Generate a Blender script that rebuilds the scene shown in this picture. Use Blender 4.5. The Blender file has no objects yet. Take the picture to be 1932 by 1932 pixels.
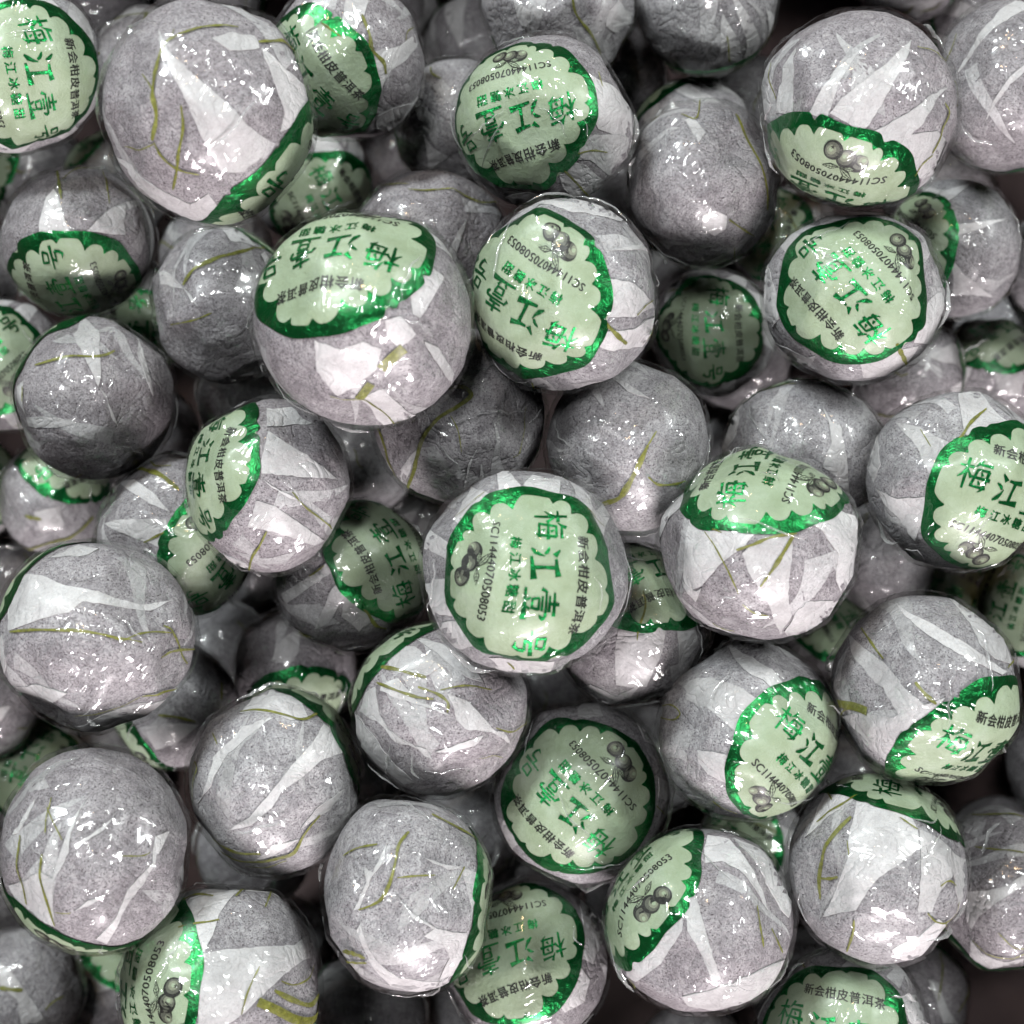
import bpy, bmesh, math, random
import numpy as np
from mathutils import Vector
from mathutils.geometry import delaunay_2d_cdt

# ------------------------------------------------------------------ camera, world, lamps, exposure
F_PX = 2600.0            # focal length, in units of 1/1932 of the picture width
R0 = 0.020               # metres, radius of a ball that spans 175 units
CAM_Z = 0.450            # camera height above the tray floor
DEBUG = False
sc = bpy.context.scene
C = sc.collection
cam_d = bpy.data.cameras.new('camera'); cam = bpy.data.objects.new('camera', cam_d); C.objects.link(cam)
cam_d.sensor_width = 36.0; cam_d.lens = 36.0 * F_PX / 1932.0
cam_d.clip_start = 0.01; cam_d.clip_end = 20
cam.location = (0, 0, CAM_Z); cam.rotation_euler = (0, 0, 0)
cam_d.dof.use_dof = True; cam_d.dof.focus_distance = 0.292; cam_d.dof.aperture_fstop = 13.0
sc.camera = cam
w = bpy.data.worlds.new('World'); sc.world = w; w.use_nodes = True
w.node_tree.nodes['Background'].inputs[0].default_value = (0.80, 0.86, 0.90, 1)
w.node_tree.nodes['Background'].inputs[1].default_value = 0.028

def lamp(name, loc, aim, sx, sy, power, col):
    d = bpy.data.lights.new(name, 'AREA'); d.shape = 'RECTANGLE'; d.size = sx; d.size_y = sy
    d.energy = power; d.color = col
    o = bpy.data.objects.new(name, d); C.objects.link(o); o.location = loc
    o.rotation_euler = (Vector(aim) - Vector(loc)).to_track_quat('-Z', 'Y').to_euler()
    return o
lamp('ceiling_lamp', (-0.66, 0.96, 1.06), (0, 0, 0.14), 0.36, 0.12, 18.0, (0.93, 1.0, 1.0))
lamp('ceiling_lamp', (0.92, 0.62, 0.95), (0, 0, 0.14), 0.32, 0.12, 10.5, (0.95, 1.0, 0.98))
lamp('counter_lamp', (0.22, -1.18, 0.76), (0, 0, 0.14), 0.50, 0.16, 25.5, (1.0, 0.925, 0.94))
lamp('ceiling_lamp', (-0.22, 0.34, 1.35), (0, 0, 0.14), 0.24, 0.10, 5.0, (0.98, 1.0, 1.0))
lamp('warm_spot_lamp', (-0.28, 0.95, 1.15), (0, 0, 0.10), 0.06, 0.06, 0.8, (1.0, 0.68, 0.36))
sc.view_settings.view_transform = 'Standard'; sc.view_settings.look = 'None'
sc.view_settings.exposure = 0.0; sc.view_settings.gamma = 1.0
sc.cycles.use_denoising = True; sc.cycles.use_adaptive_sampling = True; sc.cycles.adaptive_threshold = 0.035; sc.cycles.adaptive_min_samples = 24
sc.cycles.max_bounces = 4; sc.cycles.diffuse_bounces = 0; sc.cycles.glossy_bounces = 2
sc.cycles.transparent_max_bounces = 10; sc.cycles.transmission_bounces = 2
sc.cycles.sample_clamp_indirect = 4.0

# ------------------------------------------------------------------ materials
def mat(name):
    m = bpy.data.materials.new(name); m.use_nodes = True
    nt = m.node_tree; nt.nodes.clear()
    return m, nt
def N(nt, typ, **kw):
    n = nt.nodes.new(typ)
    for k, v in kw.items():
        if k.startswith('i_'):
            key = k[2:]
            key = int(key) if key.isdigit() else key.replace('_', ' ')
            n.inputs[key].default_value = v
        else: setattr(n, k, v)
    return n
def L(nt, a, b): nt.links.new(a, b)
def coords(nt, scale=1000.0, squash=None):
    tc = N(nt, 'ShaderNodeTexCoord'); oi = N(nt, 'ShaderNodeObjectInfo')
    mp = N(nt, 'ShaderNodeVectorMath', operation='SCALE'); mp.inputs['Scale'].default_value = scale
    L(nt, tc.outputs['Object'], mp.inputs[0])
    ml = N(nt, 'ShaderNodeMath', operation='MULTIPLY', i_1=517.0); L(nt, oi.outputs['Random'], ml.inputs[0])
    ad = N(nt, 'ShaderNodeVectorMath', operation='ADD'); L(nt, mp.outputs[0], ad.inputs[0]); L(nt, ml.outputs[0], ad.inputs[1])
    return ad.outputs[0], oi
def noise(nt, v, scale, detail=2.0, rough=0.5, dist=0.0):
    n = N(nt, 'ShaderNodeTexNoise'); n.inputs['Scale'].default_value = scale; n.inputs['Detail'].default_value = detail
    n.inputs['Roughness'].default_value = rough; n.inputs['Distortion'].default_value = dist
    L(nt, v, n.inputs['Vector']); return n.outputs['Fac']
def ramp(nt, fac, stops):
    r = N(nt, 'ShaderNodeValToRGB'); e = r.color_ramp.elements
    while len(e) < len(stops): e.new(0.5)
    for k, (p, c) in enumerate(stops):
        e[k].position = p; e[k].color = (*c, 1) if len(c) == 3 else c
    L(nt, fac, r.inputs[0]); return r.outputs['Color']
def mixc(nt, fac, a, b, mode='MIX'):
    m = N(nt, 'ShaderNodeMix', data_type='RGBA', blend_type=mode)
    if isinstance(fac, float): m.inputs[0].default_value = fac
    else: L(nt, fac, m.inputs[0])
    for k, x in ((6, a), (7, b)):
        if isinstance(x, tuple): m.inputs[k].default_value = (*x, 1)
        else: L(nt, x, m.inputs[k])
    return m.outputs[2]
def out(nt, shader):
    o = N(nt, 'ShaderNodeOutputMaterial'); L(nt, shader, o.inputs[0])
def bump(nt, h, strength, dist, normal=None):
    b = N(nt, 'ShaderNodeBump'); b.inputs['Strength'].default_value = strength; b.inputs['Distance'].default_value = dist
    L(nt, h, b.inputs['Height'])
    if normal is not None: L(nt, normal, b.inputs['Normal'])
    return b.outputs[0]
def principled(nt, col, rough, normal=None, metal=0.0, spec=0.5):
    p = N(nt, 'ShaderNodeBsdfPrincipled')
    if isinstance(col, tuple): p.inputs['Base Color'].default_value = (*col, 1)
    else: L(nt, col, p.inputs['Base Color'])
    p.inputs['Roughness'].default_value = rough; p.inputs['Metallic'].default_value = metal
    p.inputs['Specular IOR Level'].default_value = spec
    if normal is not None: L(nt, normal, p.inputs['Normal'])
    return p

def m_paper(name, lo, mid, hi, speck, fine, mauve=0.0):
    m, nt = mat(name); v, oi = coords(nt)
    big = noise(nt, v, 0.22, 3, 0.55, 0.6)
    base = ramp(nt, big, [(0.30, lo), (0.50, mid), (0.72, hi)])
    # matted pulp fibres of the tissue: stretched, distorted noise in two directions
    f1 = noise(nt, v, 1.5, 4, 0.72, 1.3)
    f2 = noise(nt, v, 2.6, 2, 0.6, 0.4)
    base = mixc(nt, ramp(nt, f1, [(0.38, (0, 0, 0)), (0.62, (1, 1, 1))]), mixc(nt, fine, base, (0.10, 0.085, 0.10)), base)
    sp = ramp(nt, f2, [(0.33, (1, 1, 1)), (0.42, (0, 0, 0))])
    base = mixc(nt, mixc(nt, speck, (0.0, 0.0, 0.0), sp), base, (0.07, 0.055, 0.065))
    fr = N(nt, 'ShaderNodeMath', operation='MULTIPLY', i_1=7.37); L(nt, oi.outputs['Random'], fr.inputs[0])
    fq = N(nt, 'ShaderNodeMath', operation='FRACT'); L(nt, fr.outputs[0], fq.inputs[0])
    fs = N(nt, 'ShaderNodeMath', operation='MULTIPLY', i_1=mauve); L(nt, fq.outputs[0], fs.inputs[0])
    base = mixc(nt, fs.outputs[0], base, mixc(nt, 1.0, base, (0.80, 0.68, 0.72), 'MULTIPLY'))
    # a little ball to ball difference in how dark the tea shows through
    hv = N(nt, 'ShaderNodeHueSaturation'); L(nt, base, hv.inputs['Color'])
    mr = N(nt, 'ShaderNodeMapRange'); L(nt, oi.outputs['Random'], mr.inputs[0]); mr.inputs[3].default_value = 0.88; mr.inputs[4].default_value = 1.12
    L(nt, mr.outputs[0], hv.inputs['Value'])
    cr = noise(nt, v, 0.17, 2, 0.55, 0.9)
    sb = N(nt, 'ShaderNodeMath', operation='SUBTRACT', i_1=0.5); L(nt, cr, sb.inputs[0])
    aa = N(nt, 'ShaderNodeMath', operation='ABSOLUTE'); L(nt, sb.outputs[0], aa.inputs[0])
    pw = N(nt, 'ShaderNodeMath', operation='POWER', i_1=0.5); L(nt, aa.outputs[0], pw.inputs[0])
    h = bump(nt, noise(nt, v, 1.1, 4, 0.6, 0.8), 0.6, 0.00035, bump(nt, pw.outputs[0], 0.55, 0.0011))
    p = principled(nt, hv.outputs[0], 0.62, h, spec=0.28)
    out(nt, p.outputs[0]); return m
M_TISSUE = m_paper('tissue_over_tea', (0.375, 0.360, 0.378), (0.535, 0.517, 0.537), (0.67, 0.655, 0.675), 0.95, 0.66, 0.35)
M_FOLD2 = m_paper('thin_folded_tissue', (0.52, 0.50, 0.515), (0.64, 0.62, 0.635), (0.72, 0.70, 0.715), 0.40, 0.34)
M_FOLD = m_paper('folded_tissue', (0.64, 0.615, 0.627), (0.73, 0.705, 0.717), (0.79, 0.77, 0.78), 0.16, 0.17)

m, nt = mat('plant_fibre'); v, oi = coords(nt)
c = ramp(nt, noise(nt, v, 0.8, 3, 0.6), [(0.3, (0.145, 0.150, 0.018)), (0.55, (0.235, 0.242, 0.034)), (0.75, (0.36, 0.365, 0.09))])
p = principled(nt, c, 0.55, bump(nt, noise(nt, v, 2.2, 3), 0.5, 0.0003))
tr = N(nt, 'ShaderNodeBsdfTransparent'); mx = N(nt, 'ShaderNodeMixShader')
L(nt, ramp(nt, noise(nt, v, 1.1, 3, 0.6), [(0.35, (0.0, 0.0, 0.0)), (0.75, (0.4, 0.4, 0.4))]), mx.inputs[0])
L(nt, p.outputs[0], mx.inputs[1]); L(nt, tr.outputs[0], mx.inputs[2]); out(nt, mx.outputs[0]); M_FIBRE = m

m, nt = mat('label_paper'); v, oi = coords(nt)
c = ramp(nt, noise(nt, v, 0.18, 3, 0.6), [(0.3, (0.37, 0.455, 0.30)), (0.55, (0.44, 0.535, 0.375)), (0.75, (0.50, 0.59, 0.45))])
c = mixc(nt, ramp(nt, noise(nt, v, 1.6, 4, 0.65, 1.8), [(0.35, (0.0, 0.0, 0.0)), (0.65, (1.0, 1.0, 1.0))]), mixc(nt, 0.13, c, (0.22, 0.26, 0.14)), c)
h = bump(nt, noise(nt, v, 0.75, 5, 0.6, 0.6), 0.6, 0.0004)
p = principled(nt, c, 0.5, h, spec=0.35); out(nt, p.outputs[0]); M_LABEL = m

def m_foil(name, col, rough):
    m, nt = mat(name); v, oi = coords(nt)
    h1 = noise(nt, v, 0.42, 4, 0.6, 1.2)
    h2 = noise(nt, v, 3.2, 2, 0.5, 0.3)
    b = bump(nt, h2, 0.35, 0.00010, bump(nt, h1, 0.6, 0.0007))
    p = principled(nt, col, rough, b, metal=0.88, spec=0.6)
    out(nt, p.outputs[0]); return m
M_FOIL = m_foil('green_foil', (0.006, 0.20, 0.045), 0.30)
M_FOILTXT = m_foil('green_foil_print', (0.008, 0.27, 0.065), 0.30)
m, nt = mat('black_print'); v, oi = coords(nt); p = principled(nt, ramp(nt, noise(nt, v, 2.5, 2), [(0.3, (0.012, 0.012, 0.011)), (0.8, (0.05, 0.05, 0.045))]), 0.5); out(nt, p.outputs[0]); M_INK = m
m, nt = mat('grey_print'); v, oi = coords(nt); p = principled(nt, ramp(nt, noise(nt, v, 2.5, 2), [(0.3, (0.10, 0.105, 0.085)), (0.8, (0.17, 0.18, 0.14))]), 0.5); out(nt, p.outputs[0]); M_INK2 = m
m, nt = mat('pale_grey_print'); v, oi = coords(nt); p = principled(nt, ramp(nt, noise(nt, v, 2.5, 2), [(0.3, (0.24, 0.26, 0.19)), (0.8, (0.33, 0.36, 0.26))]), 0.5); out(nt, p.outputs[0]); M_INK3 = m

def m_film(name, base, haze, crinkle):
    m, nt = mat(name); v, oi = coords(nt)
    # shrink-film wrinkles: short stretched ridges, in patches
    st = N(nt, 'ShaderNodeMapping'); st.inputs['Scale'].default_value = (0.55, 0.10, 0.30); st.inputs['Rotation'].default_value = (0.5, 0.9, 0.6)
    vr = N(nt, 'ShaderNodeVectorRotate', rotation_type='AXIS_ANGLE'); vr.inputs['Axis'].default_value = (0.3, 0.25, 0.92)
    ra = N(nt, 'ShaderNodeMath', operation='MULTIPLY', i_1=6.283); L(nt, oi.outputs['Random'], ra.inputs[0]); L(nt, ra.outputs[0], vr.inputs['Angle'])
    L(nt, v, vr.inputs['Vector']); L(nt, vr.outputs[0], st.inputs[0])
    fine = noise(nt, st.outputs[0], 1.0, 1.0, 0.5, 0.0)
    wide = noise(nt, v, 0.14, 1.0, 0.5, 0.0)
    wm = N(nt, 'ShaderNodeMapRange', i_1=0.42, i_2=0.66, i_3=0.03, i_4=0.56); L(nt, wide, wm.inputs[0]); wide = wm.outputs[0]
    ab = N(nt, 'ShaderNodeMath', operation='MULTIPLY'); L(nt, fine, ab.inputs[0]); L(nt, wide, ab.inputs[1])
    b = bump(nt, ab.outputs[0], crinkle, 0.0026)
    gl = N(nt, 'ShaderNodeBsdfGlossy'); gl.inputs['Roughness'].default_value = 0.09; gl.inputs['Color'].default_value = (1, 1, 1, 1); L(nt, b, gl.inputs['Normal'])
    tr = N(nt, 'ShaderNodeBsdfTransparent'); tr.inputs[0].default_value = (0.985, 0.99, 0.985, 1)
    m0 = tr
    if haze > 0:
        df = N(nt, 'ShaderNodeBsdfDiffuse'); df.inputs[0].default_value = (0.8, 0.8, 0.8, 1)
        m0 = N(nt, 'ShaderNodeMixShader'); m0.inputs[0].default_value = haze; L(nt, tr.outputs[0], m0.inputs[1]); L(nt, df.outputs[0], m0.inputs[2])
    fr = N(nt, 'ShaderNodeFresnel'); fr.inputs[0].default_value = 1.45
    ma = N(nt, 'ShaderNodeMath', operation='MULTIPLY_ADD', i_1=0.40, i_2=base); ma.use_clamp = True; L(nt, fr.outputs[0], ma.inputs[0])
    mi = N(nt, 'ShaderNodeMath', operation='MINIMUM', i_1=0.22); L(nt, ma.outputs[0], mi.inputs[0])
    m1 = N(nt, 'ShaderNodeMixShader'); L(nt, mi.outputs[0], m1.inputs[0]); L(nt, m0.outputs[0], m1.inputs[1]); L(nt, gl.outputs[0], m1.inputs[2])
    g2 = N(nt, 'ShaderNodeBsdfGlossy'); g2.inputs['Roughness'].default_value = 0.30; g2.inputs['Color'].default_value = (1, 1, 1, 1)
    m2 = N(nt, 'ShaderNodeMixShader'); m2.inputs[0].default_value = 0.016; L(nt, m1.outputs[0], m2.inputs[1]); L(nt, g2.outputs[0], m2.inputs[2])
    out(nt, m2.outputs[0]); return m
M_FILM = m_film('clear_film', 0.029, 0.0, 1.0)
M_CREASE = m_film('film_crease', 0.16, 0.30, 0.7)
m, nt = mat('tray_plastic'); v, oi = coords(nt)
c = ramp(nt, noise(nt, v, 0.05, 4, 0.6), [(0.3, (0.11, 0.079, 0.079)), (0.7, (0.14, 0.102, 0.10))])
p = principled(nt, c, 0.9, bump(nt, noise(nt, v, 0.5, 3), 0.2, 0.0004), spec=0.05); out(nt, p.outputs[0]); M_TRAY = m

# ------------------------------------------------------------------ mesh helpers
def link_mesh(name, verts, tris, material, parent, mats=None, midx=None):
    verts = np.asarray(verts, np.float32); tris = np.asarray(tris, np.int32)
    me = bpy.data.meshes.new(name)
    me.vertices.add(len(verts)); me.vertices.foreach_set('co', verts.ravel())
    me.loops.add(tris.size); me.loops.foreach_set('vertex_index', tris.ravel())
    me.polygons.add(len(tris)); me.polygons.foreach_set('loop_start', np.arange(0, tris.size, 3, dtype=np.int32))
    me.polygons.foreach_set('use_smooth', np.ones(len(tris), bool))
    for mm in (mats or [material]): me.materials.append(mm)
    if midx is not None: me.polygons.foreach_set('material_index', np.asarray(midx, np.int32))
    me.update(calc_edges=True)
    o = bpy.data.objects.new(name, me); C.objects.link(o); o.parent = parent
    return o
def grid_tris(nu, nv, wrap=False):
    t = []
    for i in range(nu - 1):
        for j in range(nv if wrap else nv - 1):
            a = i * nv + j; b = i * nv + (j + 1) % nv; c_ = (i + 1) * nv + (j + 1) % nv; d = (i + 1) * nv + j
            t += [(a, b, c_), (a, c_, d)]
    return np.array(t, np.int32)
ICO = {}
def ico(sub):
    if sub not in ICO:
        bm = bmesh.new(); bmesh.ops.create_icosphere(bm, subdivisions=sub, radius=1.0)
        ICO[sub] = (np.array([v.co[:] for v in bm.verts]), np.array([[v.index for v in f.verts] for f in bm.faces], np.int32)); bm.free()
    return ICO[sub]
def unit(a): return a / np.linalg.norm(a, axis=-1, keepdims=True)

# ------------------------------------------------------------------ flat print of the label (unit = label radius)
TH_L = math.radians(57.5)
def proj2unit(p):          # orthographic disc position -> distance along the surface
    p = np.asarray(p, float); rho = np.hypot(p[..., 0], p[..., 1])
    k = np.where(rho > 1e-6, np.arcsin(np.clip(rho * 0.824, 0, 1)) / math.asin(0.824) / np.maximum(rho, 1e-6), 1)
    return p * k[..., None]
def from_crop(pts, ang=97.0):
    a = math.radians(ang); P = (np.asarray(pts, float) - (1000, 1005)) / 757.0
    return proj2unit(np.stack([P[:, 0] * math.cos(a) + P[:, 1] * math.sin(a), P[:, 0] * math.cos(a - math.pi / 2) + P[:, 1] * math.sin(a - math.pi / 2)], -1))
cusp = from_crop([(865, 385), (650, 455), (490, 600), (365, 668), (292, 930), (360, 1215), (470, 1390), (640, 1530), (910, 1725), (1170, 1612), (1370, 1490), (1600, 1345), (1695, 1130), (1597, 870), (1515, 655), (1380, 485), (1235, 340)])
ca = np.degrees(np.arctan2(cusp[:, 1], cusp[:, 0])) % 360; cr = np.hypot(cusp[:, 0], cusp[:, 1])
od = np.argsort(ca); ca, cr = ca[od], np.clip(cr[od] - 0.035, 0.70, 0.83)
def scallop(phi_deg):
    phi = np.asarray(phi_deg) % 360; res = np.zeros_like(phi)
    for k in range(len(ca)):
        a0, a1 = ca[k], ca[(k + 1) % len(ca)]; span = (a1 - a0) % 360
        t = ((phi - a0) % 360) / span; ok = t <= 1
        r = cr[k] * (1 - t) + cr[(k + 1) % len(ca)] * t
        res = np.where(ok, np.minimum(r + (0.045 + 0.0030 * span) * np.clip(1 - np.abs(2 * t - 1) ** 2.6, 0, 1), 0.895), res)
    return res
class Flat:                # triangles in the label plane, each with a layer height in mm
    def __init__(s): s.v = []; s.t = []; s.h = []; s.m = []
    def add(s, v, t, h, m=0):
        n = sum(len(x) for x in s.v); v = np.asarray(v, float)
        s.v.append(v); s.t.append(np.asarray(t, np.int32) + n); s.h.append(np.full(len(v), h)); s.m.append(np.full(len(t), m))
    def get(s): return np.concatenate(s.v), np.concatenate(s.t), np.concatenate(s.h), np.concatenate(s.m)
def text_flat(body, height, offset, cx, cy, spacing=1.0, h=0.36, sx=1.0):
    cu = bpy.data.curves.new('print', 'FONT'); cu.body = body; cu.size = 1.0; cu.resolution_u = 2
    cu.space_character = spacing; cu.align_x = 'CENTER'
    o = bpy.data.objects.new('print', cu); C.objects.link(o); bpy.context.view_layer.update()
    me = o.to_mesh(); bm = bmesh.new(); bm.from_mesh(me); o.to_mesh_clear(); bpy.data.objects.remove(o); bpy.data.curves.remove(cu)
    bmesh.ops.triangulate(bm, faces=bm.faces[:])
    for _ in range(4):
        lim = 0.07 / height
        ed = [e for e in bm.edges if e.calc_length() > lim]
        if not ed: break
        bmesh.ops.subdivide_edges(bm, edges=ed, cuts=1); bmesh.ops.triangulate(bm, faces=bm.faces[:])
    bm.verts.index_update()
    v = np.array([x.co[:2] for x in bm.verts]); t = np.array([[x.index for x in f.verts] for f in bm.faces]); bm.free()
    xm = (v[:, 0].min() + v[:, 0].max()) / 2
    v = np.stack([(v[:, 0] - xm) * height * sx + cx, (v[:, 1] - 0.36) * height + cy], -1)
    f = Flat()
    for k, (ox, oy) in enumerate(((0, 0), (1, 0.5), (-0.4, 1))): f.add(v + np.array((ox, oy)) * offset, t, h + 0.004 * k)
    return f
def stroke(f, pts, ws, h, step=0.05, m=0):
    pts = np.asarray(pts, float); seg = np.linalg.norm(np.diff(pts, axis=0), axis=1); s = np.r_[0, np.cumsum(seg)]
    n = max(4, int(s[-1] / step) + 1); u = np.linspace(0, s[-1], n)
    P = np.stack([np.interp(u, s, pts[:, 0]), np.interp(u, s, pts[:, 1])], -1)
    W = np.interp(u / s[-1], np.linspace(0, 1, len(ws)), ws)
    T = np.gradient(P, axis=0); T /= np.linalg.norm(T, axis=1, keepdims=True) + 1e-9
    Nn = np.stack([-T[:, 1], T[:, 0]], -1) * W[:, None] / 2
    v = np.empty((n, 2, 2)); v[:, 0] = P + Nn; v[:, 1] = P - Nn
    f.add(v.reshape(-1, 2), grid_tris(n, 2), h, m)
GLYPH = {
 'mei': [([(.0,.70),(.42,.75)],(.05,.09,.12)), ([(.23,1.0),(.22,.5),(.24,.0)],(.09,.10,.07)), ([(.23,.66),(.14,.45),(.0,.30)],(.10,.08,.03)), ([(.26,.62),(.42,.40)],(.05,.11)),
         ([(.62,1.02),(.55,.88),(.45,.74)],(.11,.08,.03)), ([(.55,.87),(.98,.91)],(.06,.11)), ([(.56,.72),(.52,.45),(.47,.14)],(.07,.09,.07)), ([(.55,.71),(.93,.74)],(.07,.09)),
         ([(.92,.74),(.89,.40),(.86,.10),(.76,.04)],(.10,.09,.09,.03)), ([(.48,.17),(.96,.20)],(.07,.10)), ([(.40,.45),(1.02,.48)],(.07,.12)), ([(.68,.66),(.75,.55)],(.04,.10)), ([(.66,.38),(.73,.27)],(.04,.10))],
 'jiang': [([(.10,.98),(.30,.80)],(.05,.17)), ([(.0,.66),(.16,.60),(.22,.50)],(.04,.12,.08)), ([(.03,.10),(.10,.14),(.22,.30),(.30,.52)],(.06,.15,.09,.02)),
           ([(.40,.84),(.66,.84),(.95,.90)],(.08,.12,.18)), ([(.68,.86),(.66,.5),(.66,.16)],(.12,.10,.13)), ([(.30,.10),(.66,.14),(1.04,.19)],(.09,.14,.21))],
 'yi': [([(.16,.88),(.86,.92)],(.06,.11)), ([(.50,1.04),(.50,.74)],(.10,.09)), ([(.26,.75),(.74,.77)],(.06,.10)), ([(.16,.68),(.06,.50)],(.05,.11)), ([(.12,.64),(.90,.68)],(.06,.09)), ([(.90,.68),(.96,.60),(.84,.50)],(.11,.13,.03)),
        ([(.28,.54),(.72,.56)],(.06,.08)), ([(.33,.45),(.38,.24)],(.07,.08)), ([(.33,.45),(.70,.46)],(.06,.08)), ([(.68,.46),(.63,.25)],(.08,.08)), ([(.37,.26),(.65,.27)],(.06,.07)), ([(.33,.21),(.40,.10)],(.05,.09)), ([(.68,.22),(.60,.10)],(.09,.05)), ([(.02,.02),(.5,.05),(1.0,.08)],(.08,.10,.18))],
 'hao': [([(.26,1.0),(.32,.70)],(.08,.10)), ([(.25,.98),(.76,1.0)],(.08,.10)), ([(.75,1.0),(.68,.70)],(.11,.10)), ([(.31,.71),(.69,.73)],(.07,.08)), ([(.0,.50),(.5,.53),(1.04,.60)],(.06,.10,.16)),
         ([(.46,.52),(.38,.36),(.34,.32)],(.11,.08,.05)), ([(.36,.34),(.80,.37)],(.07,.11)), ([(.80,.37),(.78,.18),(.66,.02),(.46,.06)],(.13,.12,.12,.03))],
}
def title_flat():
    f = Flat(); h = 0.36
    for g, cx, cy in (('mei', -.56, .165), ('jiang', -.155, .115), ('yi', .25, .105), ('hao', .665, .085)):
        s = 0.30 if g != 'hao' else 0.27
        for pts, ws in GLYPH[g]:
            stroke(f, [((x - .5) * s * 1.05 + cx, (y - .5) * s * 1.12 + cy) for x, y in pts], [q * s * 1.1 for q in ws], h, 0.05); h += 0.003
    return f
def fruit_flat():
    f = Flat(); h = 0.36
    def disc(x, y, r, hh, m, sx=1.0):
        a = np.linspace(0, 2 * math.pi, 25)[:-1]; v = [(x, y)] + [(x + r * sx * math.cos(q), y + r * math.sin(q)) for q in a]
        f.add(v, [(0, k + 1, (k + 1) % 24 + 1) for k in range(24)], hh, m)
    y0 = -0.665
    for k, (x, y, r, hx, hy) in enumerate(((-.20, y0 + .03, .096, -.02, -.018), (-.075, y0 - .005, .098, .012, -.01), (.085, y0 - .055, .098, .01, .0))):
        b = h + k * 0.02
        disc(x, y, r, b, 0, 1.06); disc(x + hx, y + hy, r * .78, b + .004, 1); disc(x + hx * 2.0, y + hy * 2, r * .50, b + .008, 2); disc(x + hx * 2.4, y + hy * 2.4, r * .22, b + .012, 3)
    b = h + 0.07
    for k in range(5):     # the blossom end of the last fruit
        a = k * 2.51; stroke(f, [(.10, y0 - .085), (.10 + .022 * math.cos(a), y0 - .085 + .022 * math.sin(a))], (.010, .006), b + k * .003, 0.02)
    for base, tip, wd in (((-.04, y0 + .095), (-.21, y0 + .235), .062), ((-.03, y0 + .095), (.135, y0 + .135), .052), ((-.07, y0 + .09), (-.20, y0 + .10), .05)):
        stroke(f, [base, tuple(np.array(base) * .5 + np.array(tip) * .5), tip], (.008, wd * 1.25, .004), b + .02, 0.02)
        stroke(f, [base, tuple(np.array(base) * .5 + np.array(tip) * .5), tip], (.0, wd * .85, .0), b + .024, 0.02, 3)
        stroke(f, [base, tip], (.010, .006), b + .028, 0.03)
        d = np.array(tip) - np.array(base); nrm = np.array((-d[1], d[0])) / np.hypot(*d)
        for q in (.3, .5, .7):
            for s_ in (-1, 1):
                p0 = np.array(base) + d * q; stroke(f, [p0, p0 + d * .12 + nrm * s_ * wd * .42 * (1 - abs(q - .5))], (.006, .004), b + .03, 0.02)
        b += 0.004
    return f
PRINTS = [('title_lettering', title_flat().get(), [M_FOILTXT]),
          ('subtitle_lettering', text_flat('梅江冰糖甜', 0.130, 0.0055, -0.02, -0.185, 1.50).get(), [M_FOILTXT]),
          ('tea_name_lettering', text_flat('新会柑皮普洱茶', 0.140, 0.0040, 0.055, 0.515, 1.06).get(), [M_INK]),
          ('licence_number', text_flat('SC11444070508053', 0.128, 0.0028, -0.03, -0.415, 1.02).get(), [M_INK]),
          ('fruit_drawing', fruit_flat().get(), [M_INK, M_INK2, M_INK3, M_LABEL])]

# ------------------------------------------------------------------ the balls, as surveyed
# centre and half-axes in units of 1/1932 of the picture; lab = (tilt of the label pole from the line of sight,
# direction of that tilt, reading direction), degrees, clockwise from the right
BALLS = {}
def ball(k, x, y, rx, ry, lab, text, dz=0.0, seen=True):
    BALLS[k] = dict(c=(x, y), r=(rx, ry), lab=lab, text=text, dz=dz, folds=[], fib=[])
ball(1, 36, 131, 168, 171, (11, 52, 85), 'tea ball in the top left corner, green label facing up, glare across its left side')
ball(2, 272, 132, 120, 122, (140, 60, 0), 'small tea ball peeping out between the corner label and the biggest ball')
ball(3, 394, 214, 201, 218, (93, 43, 226), 'biggest tea ball, top left, grey tissue with one long white pleat and label turned under')
ball(4, 655, 115, 154, 155, (40, 150, 52), 'tea ball half hidden behind the biggest one, label on its lower left')
ball(5, 862, 236, 124, 124, (130, 200, 0), 'dim grey tea ball in shadow left of the upside down top label')
ball(6, 1027, 232, 165, 166, (25, 202, 163), 'tea ball at top centre with upside down label under a bare grey one')
ball(7, 1052, 15, 142, 142, (125, 100, 0), 'grey tea ball cut by the top edge, glossy film, right of centre')
ball(8, 1332, 8, 137, 140, (120, 80, 0), 'dark shaded bare tea ball at the top edge, above the smooth pale grey one')
ball(9, 1326, 348, 145, 160, (150, 120, 0), 'smooth pale grey tea ball with a round white painted highlight and no label, upper right')
ball(10, 1310, 268, 120, 120, (112, 230, 150), 'tea ball almost hidden behind the smooth pale grey one, thin green rim')
ball(11, 1617, 208, 191, 188, (64, 108, 199), 'large tea ball, top right, white rays above a label with fruit drawing upside down')
ball(12, 1896, 170, 148, 172, (130, 45, 0), 'speckled bare tea ball cut by the right edge in the top right corner')
ball(13, 1066, 560, 176, 183, (28, 180, 208), 'tea ball above the middle, label to the left, wide foil rim on its right')
ball(14, 688, 603, 200, 204, (54, 247, 188), 'large tea ball with label on top and short lime green ribbons below it')
ball(15, 808, 452, 142, 128, (150, 90, 0), 'grey tea ball wedged behind the one with the lime ribbons, no label seen')
ball(16, 150, 454, 147, 146, (50, 99, 258), 'tea ball at left under the corner label ball, purple cap over a green label')
ball(17, -72, 520, 113, 118, (120, 180, 0), 'mauve sliver of a tea ball at the left edge beside the purple capped one')
ball(18, 420, 578, 137, 148, (140, 300, 0), 'bare grey tea ball with one olive ribbon, left of the lime ribbon ball')
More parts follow.
